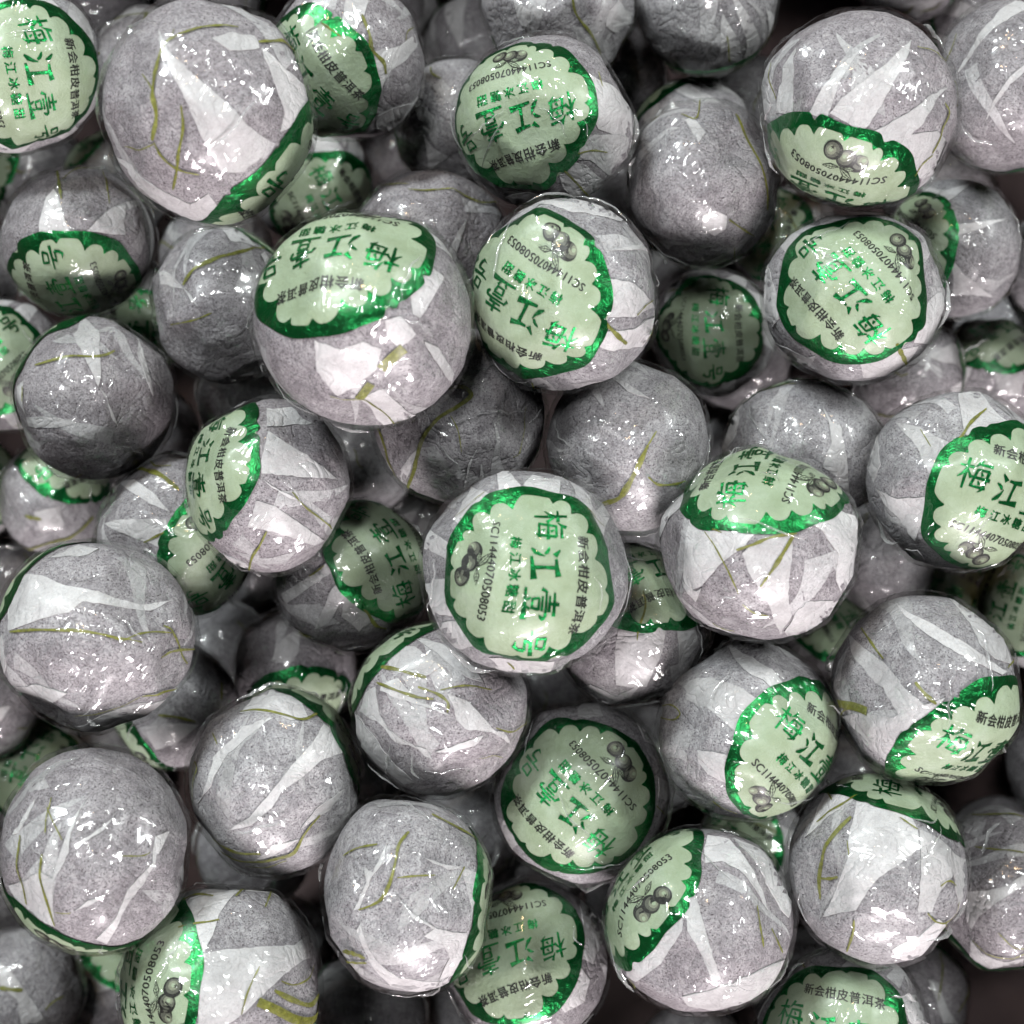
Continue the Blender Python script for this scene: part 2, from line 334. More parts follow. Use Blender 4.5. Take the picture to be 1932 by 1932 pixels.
ball(19, 182, 753, 154, 152, (128, 218, 20), 'bare grey tea ball at left with white Y shaped crease and glossy patch')
ball(20, 12, 690, 122, 125, (22, 200, 310), 'label of a tea ball peeping out at the left edge above the bare creased one')
ball(21, -68, 925, 110, 112, (25, 330, 290), 'pale green label of a tea ball cut by the left edge, halfway down')
ball(22, 262, 600, 108, 110, (25, 80, 270), 'deep tea ball showing only a bit of label below the purple capped one')
ball(23, 590, 345, 118, 118, (30, 60, 60), 'dark label of a tea ball in the shadow right of the biggest ball', 0.6)
ball(24, 866, 785, 159, 162, (150, 20, 0), 'bare grey tea ball with long hooked olive ribbon, above left of the central label')
ball(25, 1183, 842, 157, 162, (150, 200, 0), 'bare dark grey tea ball with olive tuft, above right of the central label')
ball(26, 1345, 628, 117, 121, (6, 200, 90), 'small deep tea ball wholly covered by its label, right of the wide rimmed one')
ball(27, 1607, 561, 171, 163, (11, 272, 230), 'tea ball at right with slanting label and bright white glare on its letters')
ball(28, 1800, 470, 127, 137, (55, 182, 205), 'grey tea ball behind the glaring label, shiny foil rim on its left')
ball(29, 1990, 512, 103, 122, (120, 0, 0), 'sliver of a grey tea ball at the right edge below the speckled one')
ball(30, 1865, 712, 118, 112, (62, 275, 135), 'tea ball near the right edge with label on top, above the big right hand label')
ball(31, 1805, 903, 174, 172, (42, 26, 22), 'tea ball cut by the right edge at mid height with upright label and star folds')
ball(32, 1522, 850, 155, 133, (140, 250, 0), 'bare grey tea ball with strong window like highlights, upper right of the centre')
ball(33, 1435, 1030, 187, 178, (63, 270, 284), 'large white folded tea ball right of the central label, its own label on top')
ball(34, 1665, 1050, 106, 108, (140, 0, 0), 'deep grey tea ball between the white folded one and the right edge label')
ball(35, 1802, 1132, 104, 104, (20, 200, 30), 'dark deep label beneath the tea ball cut by the right edge at mid height')
ball(36, 1945, 1142, 104, 118, (25, 180, 290), 'dim label of a tea ball at the right edge over the bare tray floor')
ball(37, 1743, 1300, 182, 179, (68, 55, 28), 'pale tea ball at lower right with olive patch at left and label at lower right')
ball(38, 1411, 1378, 168, 167, (51, 29, 45), 'tea ball right of the lower middle with label on its lower right half')
ball(39, 1652, 1634, 178, 181, (93, 291, 290), 'large tea ball at lower right with branching olive ribbon, label edge on top')
ball(40, 1902, 1677, 150, 154, (135, 140, 0), 'grey tea ball cut by the right edge near the bottom, olive strands across it')
ball(41, 2002, 1440, 108, 110, (130, 0, 0), 'thin grey sliver of a tea ball at the right edge by the bare tray')
ball(42, 1716, 1880, 117, 118, (130, 300, 0), 'deep grey tea ball at the bottom right beside the bare tray')
ball(43, 1590, 1952, 168, 168, (8, 150, 12), 'tea ball cut by the bottom edge with an upright label, right of centre')
ball(44, 1322, 1734, 177, 181, (69, 211, 308), 'tea ball near the bottom with fruit drawing label at its upper left')
ball(45, 992, 1814, 156, 159, (18, 222, 165), 'shaded tea ball at the bottom centre with an upside down label', 0.5)
ball(46, 1098, 1492, 166, 168, (7, 131, 226), 'shaded round label of a tea ball right below the central one, slanting upside down', 0.9)
ball(47, 767, 1685, 162, 193, (103, 9, 120), 'tall bare tea ball at the bottom left of centre, mauve with cracked white folds')
ball(48, 831, 1335, 162, 160, (107, 227, 30), 'crumpled tea ball touching the central label ball below left, sharp torn folds')
ball(49, 1190, 1180, 148, 150, (54, 284, 155), 'tea ball tucked under the right side of the central one, foil band across it')
ball(50, 988, 1078, 188, 191, (5, 40, 97), 'central tea ball, its round label facing straight up')
ball(51, 664, 1084, 142, 148, (44, 330, 243), 'shaded tea ball left of the central one, label on its right half')
ball(52, 507, 915, 152, 163, (67, 197, 93), 'tea ball left of centre leaning over another, label on its left side')
ball(53, 342, 1010, 152, 153, (44, 20, 132), 'tea ball under the left leaning one, bright crinkled foil band down its middle')
ball(54, 105, 940, 112, 108, (56, 290, 150), 'deep shiny grey tea ball at left below the white Y crease, foil rim above')
ball(55, 183, 1200, 188, 183, (126, 214, 0), 'large bare tea ball at the left edge with a white band and an olive strand')
ball(56, 556, 1262, 117, 118, (55, 82, 20), 'deep tea ball with foil rim, above right of the olive girdled one')
ball(57, 330, 1328, 122, 124, (100, 145, 275), 'shaded tea ball tucked beneath the white banded one, label tip at lower left')
ball(58, 520, 1473, 165, 177, (105, 318, 0), 'bare tea ball left of the lower middle with double olive strands round its base')
ball(59, 181, 1603, 183, 194, (115, 108, 190), 'large bare grey tea ball at lower left with two olive strands and sharp white ridges', -0.5)
ball(60, 72, 1470, 117, 118, (25, 230, 105), 'dark label peeping out above the large grey ball at lower left', 1.0)
ball(61, -32, 1318, 114, 116, (72, 140, 10), 'tea ball fragment at the left edge with white fold and foil rim')
ball(62, 42, 1862, 122, 124, (140, 60, 0), 'dim tea ball in the bottom left corner with a dark olive bar')
ball(63, 200, 1874, 112, 112, (62, 300, 120), 'deep dim tea ball between the corner and the bottom fruit label, foil scrap on top')
ball(64, 417, 1855, 197, 195, (68, 179, 278), 'large tea ball cut by the bottom edge at left, foil band and number reading upward')
ball(65, 692, 1905, 114, 116, (130, 180, 0), 'dark mauve tea ball at the bottom edge under the tall cracked one')
ball(67, 682, 862, 106, 108, (130, 180, 0), 'dark mauve tea ball in the gap left of the hooked ribbon one')
ball(68, 478, 752, 104, 106, (130, 90, 0), 'black shaded tea ball in the hollow above the left leaning one')
ball(69, 1712, 705, 108, 110, (130, 0, 0), 'dark tea ball in the hollow below the glaring label')
ball(70, 1418, 1602, 107, 108, (25, 200, 40), 'almost black label deep in the gap below the lower right labels')
ball(71, 1556, 1192, 106, 108, (30, 300, 60), 'dark label deep below the white folded tea ball', 0.6)
ball(72, 1306, 1990, 106, 108, (130, 90, 0), 'dim rounded sliver of a tea ball at the bottom edge, centre right')
ball(73, 888, 1560, 103, 105, (140, 90, 0), 'nearly black tea ball in the gap left of the shaded round label')
ball(76, 1482, 452, 103, 105, (30, 200, 100), 'very dark label in the gap right of the smooth pale grey ball')
ball(77, 62, 330, 106, 108, (75, 200, 120), 'dark tea ball at the left edge beneath the top left corner ball', 0.8)
ball(78, 226, 345, 104, 106, (105, 230, 60), 'black shaded tea ball in the hollow left of the biggest one', 0.8)
ball(79, 1712, -68, 116, 116, (110, 350, 0), 'bottom of a grey tea ball at the top edge near the right corner')
ball(80, 1150, 150, 108, 110, (120, 90, 0), 'dark tea ball in the hollow behind the top centre label')

def K(rc, pts):
    r, c_ = divmod(rc, 10); return [(644 * c_ + x / 3.0, 644 * r + y / 3.0) for x, y in pts]
def parse(s): return [tuple(float(q) for q in p.split(',')) for p in s.split()]
def fold(k, rc, *polys):
    for s in polys: BALLS[k]['folds'].append(K(rc, parse(s)))
def fib(k, rc, *lines):
    for wd, s in lines: BALLS[k]['fib'].append((wd, K(rc, parse(s))))
fold(2, 0, '600,80 760,30 900,40 930,110 720,90 600,150')
fib(2, 0, (6, '830,75 815,140 790,215'), (3, '590,135 700,95 840,85 940,95'))
fold(3, 0, '895,160 960,300 1100,430 1290,590 1380,700 1520,800 1440,900 1370,960 1250,960 1150,780 1050,560 980,420 930,300',
     '1480,270 1560,350 1650,440 1730,530 1770,640 1700,680 1570,740 1590,640 1550,480',
     '640,900 800,1010 960,1090 1080,1140 1180,1080 1230,1150 1130,1250 950,1180 780,1060', '1200,230 1300,180 1440,200 1470,270 1300,290')
fib(3, 0, (8, '870,790 890,650 870,520 890,380 940,270'), (5, '940,270 1050,200 1180,150 1350,150'), (2, '990,180 980,230 940,270'), (5, '1030,600 1040,720 1020,850 1010,950 985,1060'),
    (4, '880,800 930,880 1010,940 1130,970'), (2.5, '680,840 780,850 880,810'), (7, '1460,240 1560,250 1640,290 1740,380'), (2.5, '790,410 840,470 870,520'))
fold(4, 1, '0,130 40,-60 150,20 120,110 30,230', '60,310 200,290 330,260 420,190 450,240 380,330 270,400 210,520 150,440', '210,680 330,620 460,560 400,680 300,760 205,740')
fib(4, 1, (6, '110,100 150,200 170,280 230,350 245,415'), (2, '360,230 370,180 420,150'))
fib(4, 0, (4, '1820,130 1932,210'))
fold(5, 1, '470,760 520,840 600,900 500,960')
fib(5, 1, (3, '510,390 520,430 570,460'))
fold(6, 1, '1390,430 1520,500 1620,620 1640,760 1590,780 1450,730 1390,640 1400,520', '1380,760 1560,760 1640,800 1540,1010 1400,900 1290,900 1350,830',
     '1290,910 1380,930 1470,1010 1520,1060 1430,1180 1250,1050 1230,980', '930,1110 1060,1090 1180,1120 1050,1180')
fib(6, 1, (3, '1330,860 1420,850 1500,860'), (4.5, '1260,960 1330,1030 1420,1120 1460,1140'), (2, '1440,420 1460,500'), (2, '1500,1000 1480,1040 1500,1070 1470,1140'))
fold(7, 1, '990,0 1080,60 1060,180 1020,150 1000,70', '1560,0 1640,100 1560,190 1500,150 1510,60')
fib(7, 1, (4.5, '1300,-20 1330,80 1400,170 1440,240 1470,310'))
fib(8, 2, (3, '250,200 260,340'))
fold(9, 2, '60,680 130,760 90,820 20,700', '110,1220 180,1190 250,1220 240,1290 180,1330 110,1290')  # the round second patch is a lamp highlight, put in as white tissue
fib(9, 2, (5, '290,670 360,760 430,900 470,1050 480,1190'), (3, '260,1240 330,1290 400,1330'), (2.5, '0,670 80,690 100,580'), (2, '290,1390 280,1460'))
fold(11, 2, '525,640 540,520 580,380 650,270 640,330 620,480 630,640', '730,640 790,530 870,380 1020,260 960,340 890,470 830,660 780,660',
     '840,640 900,560 1040,450 1180,330 1300,215 1290,290 1230,410 1140,570 1060,700 1010,750 930,690',
     '1040,760 1140,720 1280,640 1420,540 1520,490 1450,570 1360,700 1290,760 1440,740 1530,830 1460,940 1340,990 1230,980 1150,880', '420,620 430,520 470,440 500,600 460,680')
fib(11, 2, (5, '1500,580 1510,640 1470,720 1450,780 1400,860'), (3, '1400,870 1340,920 1300,980'), (2.5, '1340,250 1420,290 1480,340'), (2.5, '530,370 510,470 530,560'))
fold(12, 2, '1932,20 1932,80 1760,180 1640,280 1560,380 1530,410 1570,330 1680,200 1800,90', '1932,370 1932,410 1850,480 1770,590 1710,690 1760,570 1850,440')
fold(79, 2, '1340,30 1420,-10 1440,10 1300,120 1260,110')
fold(13, 1, '980,1190 1130,1140 1300,1140 1500,1180 1640,1270 1560,1260 1400,1200 1200,1190', '1490,1420 1690,1390 1750,1420 1600,1420',
     '1490,1570 1640,1610 1760,1700 1790,1740 1640,1790 1470,1790 1480,1680', '1440,1870 1640,1860 1780,1800 1760,1932 1640,1990 1480,1960 1400,1932')
fold(13, 11, '850,110 1000,200 1120,190 1250,260 1120,290 980,230')
fib(13, 1, (7, '1460,1800 1520,1860 1570,1910 1620,1950'), (3, '1650,1780 1720,1730 1780,1700'), (2, '1770,1850 1720,1932'))
fib(13, 11, (3, '1090,200 1130,250 1180,275'))
fold(14, 11, '-140,-10 0,40 120,0 230,50 200,170 90,260 -20,300 -130,160', '240,-120 330,-140 420,-40 330,40 260,-30', '470,0 560,40 620,170 600,230 540,120', '100,330 240,280 360,380 420,410 300,470 200,450')
fold(14, 1, '380,1640 440,1480 480,1520 560,1580 500,1700 440,1800 400,1780')
fib(14, 11, (12, '100,330 170,250'), (14, '225,165 290,100 352,38'), (3.5, '-60,300 40,330 130,340 200,400 330,460'))
fold(15, 1, '710,1240 700,1300 660,1400 640,1480 600,1430 650,1340')
fib(15, 1, (4, '380,1070 550,1060 680,1090 800,1150 880,1180'), (3, '100,1150 220,1070 380,1040'))
fold(16, 0, '265,1000 320,1090 370,1250 400,1310 220,1330 230,1220 260,1110 300,1060', '490,1310 560,1240 640,1170 710,1160 700,1330 640,1330')
fib(16, 0, (5, '320,960 335,1050 345,1120'), (3, '350,1010 420,960 560,955'), (2.5, '580,970 610,1090 620,1150'))
fold(18, 0, '900,1510 970,1560 1030,1630 890,1600', '1030,1630 1080,1670 1130,1740 1070,1680', '1230,1300 1400,1340 1450,1390 1300,1370', '1470,1450 1500,1420 1520,1540 1490,1500')
fib(18, 0, (7, '1030,1610 1100,1540 1220,1480 1360,1430 1460,1405'), (4, '1460,1405 1600,1390'), (3, '960,1840 1100,1810 1200,1770'))
fold(19, 10, '410,-50 480,-130 560,-60 570,120 570,200 555,260 520,180 470,80', '770,-30 830,110 860,220 880,310 840,230 790,90', '150,430 260,420 400,440 440,460 330,480 160,480',
     '110,260 150,230 145,300 150,420 110,360', '610,340 640,400 670,480 630,430', '560,260 600,300 620,350 590,310')
fib(19, 10, (5, '210,140 330,110 440,95 560,85 650,50'), (3, '150,260 150,340'), (2, '430,750 470,730'))
fold(24, 11, '430,610 400,700 370,790 330,740 380,660', '770,610 740,680 710,800 690,850 720,700')
fib(24, 11, (7, '590,275 680,265 730,310 660,370 560,430 490,510 450,590 420,700 390,820'), (6, '230,490 270,620 310,710 350,780'), (2, '620,420 660,500 680,620'), (2, '1050,370 1050,500 1000,620 960,650'))
fold(25, 11, '1500,200 1620,260 1740,330 1620,300')
fib(25, 11, (9, '1470,915 1570,880 1620,810 1680,700 1730,590'), (3, '1730,590 1780,510'), (4, '1735,765 1790,805 1870,800 1932,780'))
fold(27, 12, '540,0 700,90 760,70 720,140 690,190 600,130', '1000,80 1100,50 1250,20 1310,10 1250,110 1130,180 1020,190')
fold(27, 2, '1300,1840 1400,1700 1460,1640 1430,1800 1370,1932 1280,1920', '440,1560 510,1500 530,1640 560,1800 520,1850 450,1700')
fib(27, 12, (7, '1190,-10 1220,50 1250,110'))
fold(28, 2, '1480,1290 1600,1260 1790,1240 1830,1240 1700,1290 1530,1340', '1530,1480 1600,1560 1720,1650 1750,1670 1530,1670', '1330,1060 1500,1070 1640,1030 1520,1130 1440,1160')
fib(28, 2, (4, '1860,1660 1790,1720 1740,1760'))
fold(30, 12, '1490,100 1640,140 1590,250 1460,240', '1740,140 1900,150 1932,200 1900,310 1800,290')
fold(31, 12, '1560,300 1680,290 1860,460 1750,560 1640,630 1590,480', '1210,465 1340,480 1500,560 1600,640 1520,720 1450,820 1390,720 1310,580 1240,500',
     '1100,830 1220,890 1390,880 1370,980 1330,1110 1240,1000 1150,910', '1090,1130 1190,1160 1340,1160 1380,1210 1240,1240 1140,1190', '1050,560 1100,520 1130,700 1090,800 1050,720')
fib(31, 12, (6, '1550,580 1590,520 1650,430 1725,365'), (2, '1340,490 1400,590'))
fold(32, 12, '795,360 840,450 890,480 920,700 930,870 860,760 790,710 840,570 830,470', '300,330 350,380 300,560 280,620')
fib(32, 12, (3, '430,300 540,250 640,235'))
fold(33, 12, '60,1000 180,1040 330,1070 420,1075 360,1150 310,1190 230,1250 130,1370 60,1400 20,1330 30,1150', '340,1200 430,1120 600,1080 620,1160 610,1300 600,1430 620,1560 560,1680 520,1600 490,1500 430,1400 370,1300',
     '720,1040 860,960 930,1000 980,1140 960,1330 900,1460 860,1350 860,1200 780,1080', '700,1480 900,1460 840,1560 740,1640 600,1690 580,1660 640,1540', '20,1350 100,1400 130,1380 80,1470')
fib(33, 12, (5, '310,1180 400,1150 500,1110 640,1090'), (7, '620,1100 570,1190 530,1260 490,1320'), (4, '490,1320 440,1390'), (2.5, '140,1080 200,1170 250,1260 300,1370 320,1420'),
    (3.5, '340,1480 400,1530 490,1560'), (3, '80,1020 150,1050 230,1085'), (3.5, '170,1590 230,1630 290,1650'))
fold(37, 12, '1200,1490 1280,1560 1400,1620 1560,1700 1700,1790 1830,1870 1800,1890 1650,1830 1480,1740 1330,1640 1250,1560', '1500,1470 1600,1480 1700,1560 1810,1690 1860,1830 1760,1800 1690,1740 1620,1600',
     '940,1660 1010,1720 1130,1810 1240,1932 1180,1990 1080,1930 980,1800')
fold(37, 22, '1110,0 1180,-40 1260,30 1370,120 1480,80 1420,160 1330,230 1270,280 1200,190 1230,170 1160,80', '880,200 1000,170 1120,180 1290,205 1240,280 1190,370 1160,430 1050,330 930,250')
fib(37, 22, (11, '870,120 960,135 1050,160'), (4, '870,200 900,160 960,140'), (6, '1320,0 1370,60 1430,115'))
fib(37, 12, (4, '1030,1640 1080,1720 1140,1800'), (3, '1830,1850 1870,1800 1890,1740'))
fold(38, 22, '10,90 150,150 280,260 330,300 390,180 470,120 420,100 300,20 150,-40 20,-20', '95,375 180,385 280,405 260,480 245,560 160,500 100,440')
fold(38, 12, '250,1720 400,1780 560,1932 520,1990 380,1880')
fib(38, 21, (3, '1840,140 1880,130 1910,170 1880,210 1830,200'))
fib(38, 22, (4, '180,650 230,690 310,720'))
fold(39, 22, '990,650 1140,700 1290,780 1320,840 1330,940 1230,1020 1110,1100 1050,1170 990,1270 800,1320 870,1150 940,1000 950,850 980,740', '1330,840 1470,890 1530,940 1540,1080 1450,1180 1400,1290 1320,1290 1340,1100 1340,960',
     '800,620 930,640 980,660 900,720 800,780 700,880 740,780', '1180,1500 1330,1420 1440,1330 1520,1400 1480,1490 1350,1570 1230,1560', '1545,950 1620,1000 1610,1150 1560,1280 1545,1100')
fib(39, 22, (8, '960,770 880,850 810,950 770,1060 760,1150 770,1230'), (5, '770,1110 830,1110 880,1100'), (5, '990,640 920,690 830,740 760,790'), (3, '820,620 850,670'), (3, '1220,780 1270,810 1320,840'),
    (4, '980,1320 970,1400 940,1490'), (3, '1370,1290 1420,1340 1480,1350 1540,1310 1560,1240'), (3, '1450,1150 1500,1120 1550,1150'), (3, '1480,1350 1510,1440'), (2, '940,900 950,980'))
fold(40, 22, '1600,1180 1720,1180 1860,1140 1932,1080 1932,1150 1800,1230 1680,1320 1620,1420 1600,1300', '1620,1450 1700,1520 1850,1570 1932,1550 1932,1630 1750,1610 1640,1560')
fib(40, 22, (6, '1570,780 1700,760 1850,770 1932,790'), (3, '1640,910 1780,940 1932,970'), (3, '1640,1460 1720,1510 1850,1530 1932,1510'), (2, '1790,1400 1860,1470 1932,1490'))
fold(42, 22, '1380,1680 1440,1700 1500,1840 1560,1932 1480,1932 1430,1800')
fib(42, 22, (3, '1460,1520 1465,1640 1440,1800'), (3.5, '1610,1640 1600,1780 1560,1870'))
fold(43, 22, '900,1580 960,1540 1080,1570 1090,1700 1000,1680 900,1640', '1200,1800 1330,1760 1400,1932 1300,1932', '420,1740 540,1680 640,1640 500,1740 450,1850 390,1900')
fib(43, 22, (3, '660,1560 690,1610'))
fold(44, 22, '140,870 260,900 340,1010 460,1180 500,1290 440,1200 330,1090 220,1010 130,1010 120,930', '0,1200 60,1150 100,1300 150,1480 210,1660 170,1680 100,1520 30,1400', '280,890 400,940 540,1050 600,1180 590,1330 540,1230 420,1060',
     '0,1760 120,1740 280,1690 420,1620 560,1560 500,1700 350,1830 180,1870 30,1820')
fold(44, 21, '1640,1560 1760,1480 1870,1380 1932,1330 1932,1400 1800,1600 1680,1680 1640,1640')
fib(44, 22, (4, '420,1260 430,1380 445,1490'), (4, '500,1390 520,1460 550,1520'))
fold(45, 21, '1345,1560 1420,1590 1480,1450 1420,1300 1345,1240 1365,1400', '1180,1770 1260,1700 1335,1600 1400,1680 1360,1800 1260,1860', '700,1910 900,1920 1140,1840 1120,1932 800,1990')
fold(46, 21, '1340,130 1450,140 1480,200 1340,190', '1660,240 1720,270 1770,370 1710,340', '1780,540 1840,560 1850,680 1780,650')
fib(46, 21, (2, '1760,690 1810,740'))
fold(47, 21, '120,1480 90,1400 110,1360 150,1470 200,1560 260,1610 330,1650 460,1660 560,1660 640,1610 600,1680 450,1730 280,1700 180,1600', '460,1420 520,1380 600,1400 700,1410 690,1520 640,1620 540,1650 600,1540 560,1460',
     '690,1050 780,1080 770,1200 700,1400 740,1280 720,1160', '140,1050 190,1080 270,940 250,1030 180,1100 100,1280 70,1290 150,1130', '460,1000 600,1030 700,1040 610,1055', '310,1200 400,1300 530,1380 690,1415 560,1405 400,1325')
fib(47, 21, (4, '0,975 90,950 220,940'), (5.5, '380,880 330,950 310,1040 280,1130 230,1220 170,1260 100,1285'), (6, '500,785 580,810 690,850 770,890'), (3, '320,1110 420,1100 530,1090'), (9, '0,1530 70,1530 140,1550'), (5, '0,1575 80,1580 150,1575'), (3, '700,1040 670,1110 640,1170'))
fold(48, 21, '250,20 330,-20 420,100 590,170 620,190 480,140 330,90 240,50', '160,60 220,30 230,160 280,260 400,350 440,380 320,330 240,230 120,160', '600,60 720,110 800,200 860,270 900,270 960,350 840,275 700,260 650,210 640,150',
     '100,170 200,280 300,430 420,550 360,560 230,460 130,330', '420,360 480,380 520,440 470,415', '530,390 640,350 800,295 750,350 640,385')
fold(48, 11, '250,1750 420,1740 560,1850 480,1890 300,1880', '430,1700 560,1720 700,1800 800,1932 700,1900 560,1790')
fib(48, 21, (5, '230,10 330,50 430,80 520,90'), (5, '430,20 540,60 600,110 600,170'), (3, '560,40 700,20 850,40'), (3, '860,250 930,270 990,250 1035,205'), (2, '780,430 860,420 920,430'))
fib(48, 11, (6, '220,1850 330,1870 480,1900'))
fold(49, 11, '1580,1580 1700,1610 1820,1620 1800,1750 1720,1932 1560,1932 1550,1750', '1880,1610 1960,1580 1990,1700 1900,1850')
fold(49, 21, '1280,30 1420,0 1560,60 1700,-20 1640,60 1500,110 1380,70')
fold(50, 11, '740,830 860,880 900,920 800,970 700,1070 640,1010 680,900', '890,780 950,760 1030,850 990,870 900,890', '1030,830 1080,780 1230,810 1225,910 1120,880', '1310,930 1400,940 1500,1010 1490,1100 1420,1040 1330,960',
     '500,1180 530,1080 620,1150 600,1250', '480,1350 600,1340 600,1480 620,1560 540,1540', '560,1580 640,1590 760,1700 700,1720 600,1680', '840,1780 1000,1810 1200,1790 1180,1850 1040,1870 900,1840', '1530,1560 1550,1450 1600,1350 1590,1480')
fib(50, 11, (2.5, '650,1000 740,930 820,870'), (2, '1320,940 1400,980 1490,1045'), (4, '940,1820 980,1850'))
fold(51, 10, '1620,1420 1740,1330 1850,1260 1880,1310 1750,1390 1640,1480', '1880,1400 1932,1350 1960,1420 1870,1580 1800,1600')
fold(51, 11, '20,1400 60,1440 160,1540 200,1570 100,1640 0,1560')
fib(51, 11, (6, '90,1470 150,1540 190,1600 250,1620'))
fib(51, 10, (3, '1750,1330 1840,1270'))
fold(52, 10, '1510,400 1640,400 1760,470 1650,470 1510,500', '1520,520 1640,590 1800,700 1900,780 1740,770 1480,750 1480,680', '1450,900 1560,930 1700,1030 1830,1120 1760,1130 1580,1080 1400,1050 1430,980', '1470,770 1560,830 1690,900 1640,890 1540,830', '1270,1190 1400,1240 1500,1290 1380,1280')
fib(52, 10, (3, '1650,850 1720,930 1810,1000 1890,1070'), (4, '1510,1070 1470,1150 1430,1210 1415,1270'))
fold(53, 10, '660,790 760,780 860,850 960,960 850,920 740,850', '600,1030 700,1010 940,1010 945,1120 940,1180 800,1130 660,1070', '640,760 660,800 620,830')
fib(53, 10, (9, '730,720 830,730 920,770 1010,830'), (3, '840,660 880,710 970,715'), (4, '810,1140 870,1110 930,1080'))
fold(54, 10, '200,960 330,930 360,1040 240,1080')
fib(54, 10, (6, '90,1140 180,1165 280,1150 370,1110 450,1060 520,990'), (6, '150,980 240,1000'))
fold(55, 10, '40,1540 70,1400 140,1330 250,1340 380,1390 500,1410 640,1450 800,1480 970,1470 860,1520 720,1510 560,1490 470,1480 400,1540 300,1560 150,1610 60,1640', '0,1700 30,1660 60,1800 40,1880', '290,1240 450,1170 560,1190 500,1220')
fold(55, 20, '60,30 200,20 380,60 300,110 180,90 80,60', '420,250 560,180 740,130 930,80 820,180 640,260 520,280')
fib(55, 10, (5, '80,1645 200,1635 320,1635 460,1640 580,1660 690,1690'), (3, '690,1690 760,1660 850,1645 960,1650'), (4, '910,1610 970,1650 1020,1720 1050,1820'), (5, '910,1790 980,1760 1080,1740'), (2, '580,1660 690,1680 790,1700'))
fib(55, 20, (4, '800,75 880,55 990,20'), (2, '430,170 560,160 690,130 790,80'))
fold(56, 10, '1560,1750 1640,1660 1700,1640 1690,1760 1640,1830 1540,1810')
fib(56, 10, (5, '1690,1650 1720,1670 1760,1680'))
fold(57, 20, '830,250 950,220 1120,230 1000,330 880,380 840,310')
fib(57, 20, (4, '900,180 1000,190 1100,215'), (5, '1250,0 1240,100'))
fold(58, 20, '1350,170 1450,70 1600,60 1690,130 1730,220 1640,240 1540,200 1430,180', '1370,250 1550,220 1400,310 1290,400 1230,500 1200,590 1140,640 1110,690 1180,560 1200,420',
     '1810,260 1900,320 1932,350 1932,400 1800,450 1700,540 1600,600 1540,700 1430,790 1290,830 1420,750 1530,620 1640,480 1750,360', '1932,600 1870,720 1760,790 1700,830 1800,700', '1690,880 1560,950 1440,990 1540,900')
fib(58, 20, (5, '1360,160 1480,180 1600,210 1700,235 1780,205'), (6, '1180,870 1260,910 1380,940 1480,940'), (7, '1250,950 1380,985 1540,975 1660,940 1720,860 1810,750'), (4, '1090,680 1090,560 1120,490 1100,450 1080,520'), (3, '1400,1010 1500,1010 1620,980'), (2, '1210,290 1230,350'))
fold(59, 20, '300,1110 320,1010 370,870 430,740 500,650 450,720 400,850 390,960 340,1060 305,1120 300,1250 320,1370 200,1330 60,1250 20,1160 120,1130 220,1070', '440,910 530,850 620,780 660,730 590,830 500,890',
     '600,1440 680,1300 740,1220 820,1130 870,1030 885,960 870,930 860,1020 780,1110 720,1170 650,1310 540,1420', '60,860 120,760 200,650 150,750 90,850', '880,870 870,950 890,970 960,840', '420,1280 500,1220 600,1190 520,1240')
fib(59, 20, (5, '100,860 85,980 90,1100 110,1200 130,1270'), (5, '235,970 225,1080 245,1180 280,1280 320,1360'), (3, '290,650 260,750 250,850'), (2.5, '260,700 300,790 350,890'), (4, '110,540 80,620'), (2, '680,980 800,980 850,960'), (2, '320,1290 410,1285'))
fold(62, 20, '0,1580 80,1660 150,1750 270,1932 120,1932 100,1800 0,1700')
fib(62, 20, (7, '0,1725 60,1735 130,1740'), (3, '250,1850 300,1800 350,1770'))
fold(63, 20, '520,1680 600,1540 690,1580 660,1720 540,1760')
fold(64, 20, '1120,1540 1300,1510 1500,1500 1700,1490 1780,1470 1700,1580 1600,1650 1480,1770 1350,1880 1250,1960 1130,1960 1125,1700', '1000,1290 1080,1230 1250,1200 1370,1170 1290,1250 1240,1310 1190,1460 1160,1530 1110,1520 1060,1430', '1370,1180 1500,1150 1620,1190 1540,1200')
fib(64, 20, (6, '1040,1240 1110,1215 1210,1225'), (4, '1020,1400 1120,1375 1240,1340'), (5, '1330,1230 1380,1180 1480,1165'), (3, '1360,1870 1390,1760 1440,1650 1460,1610'), (11, '1450,1800 1560,1850 1660,1900 1740,1900 1800,1800'),
    (9, '1540,1740 1640,1790 1740,1820 1790,1760'), (3, '1580,1690 1660,1710 1740,1670 1770,1600'), (3, '1490,1290 1530,1190'))

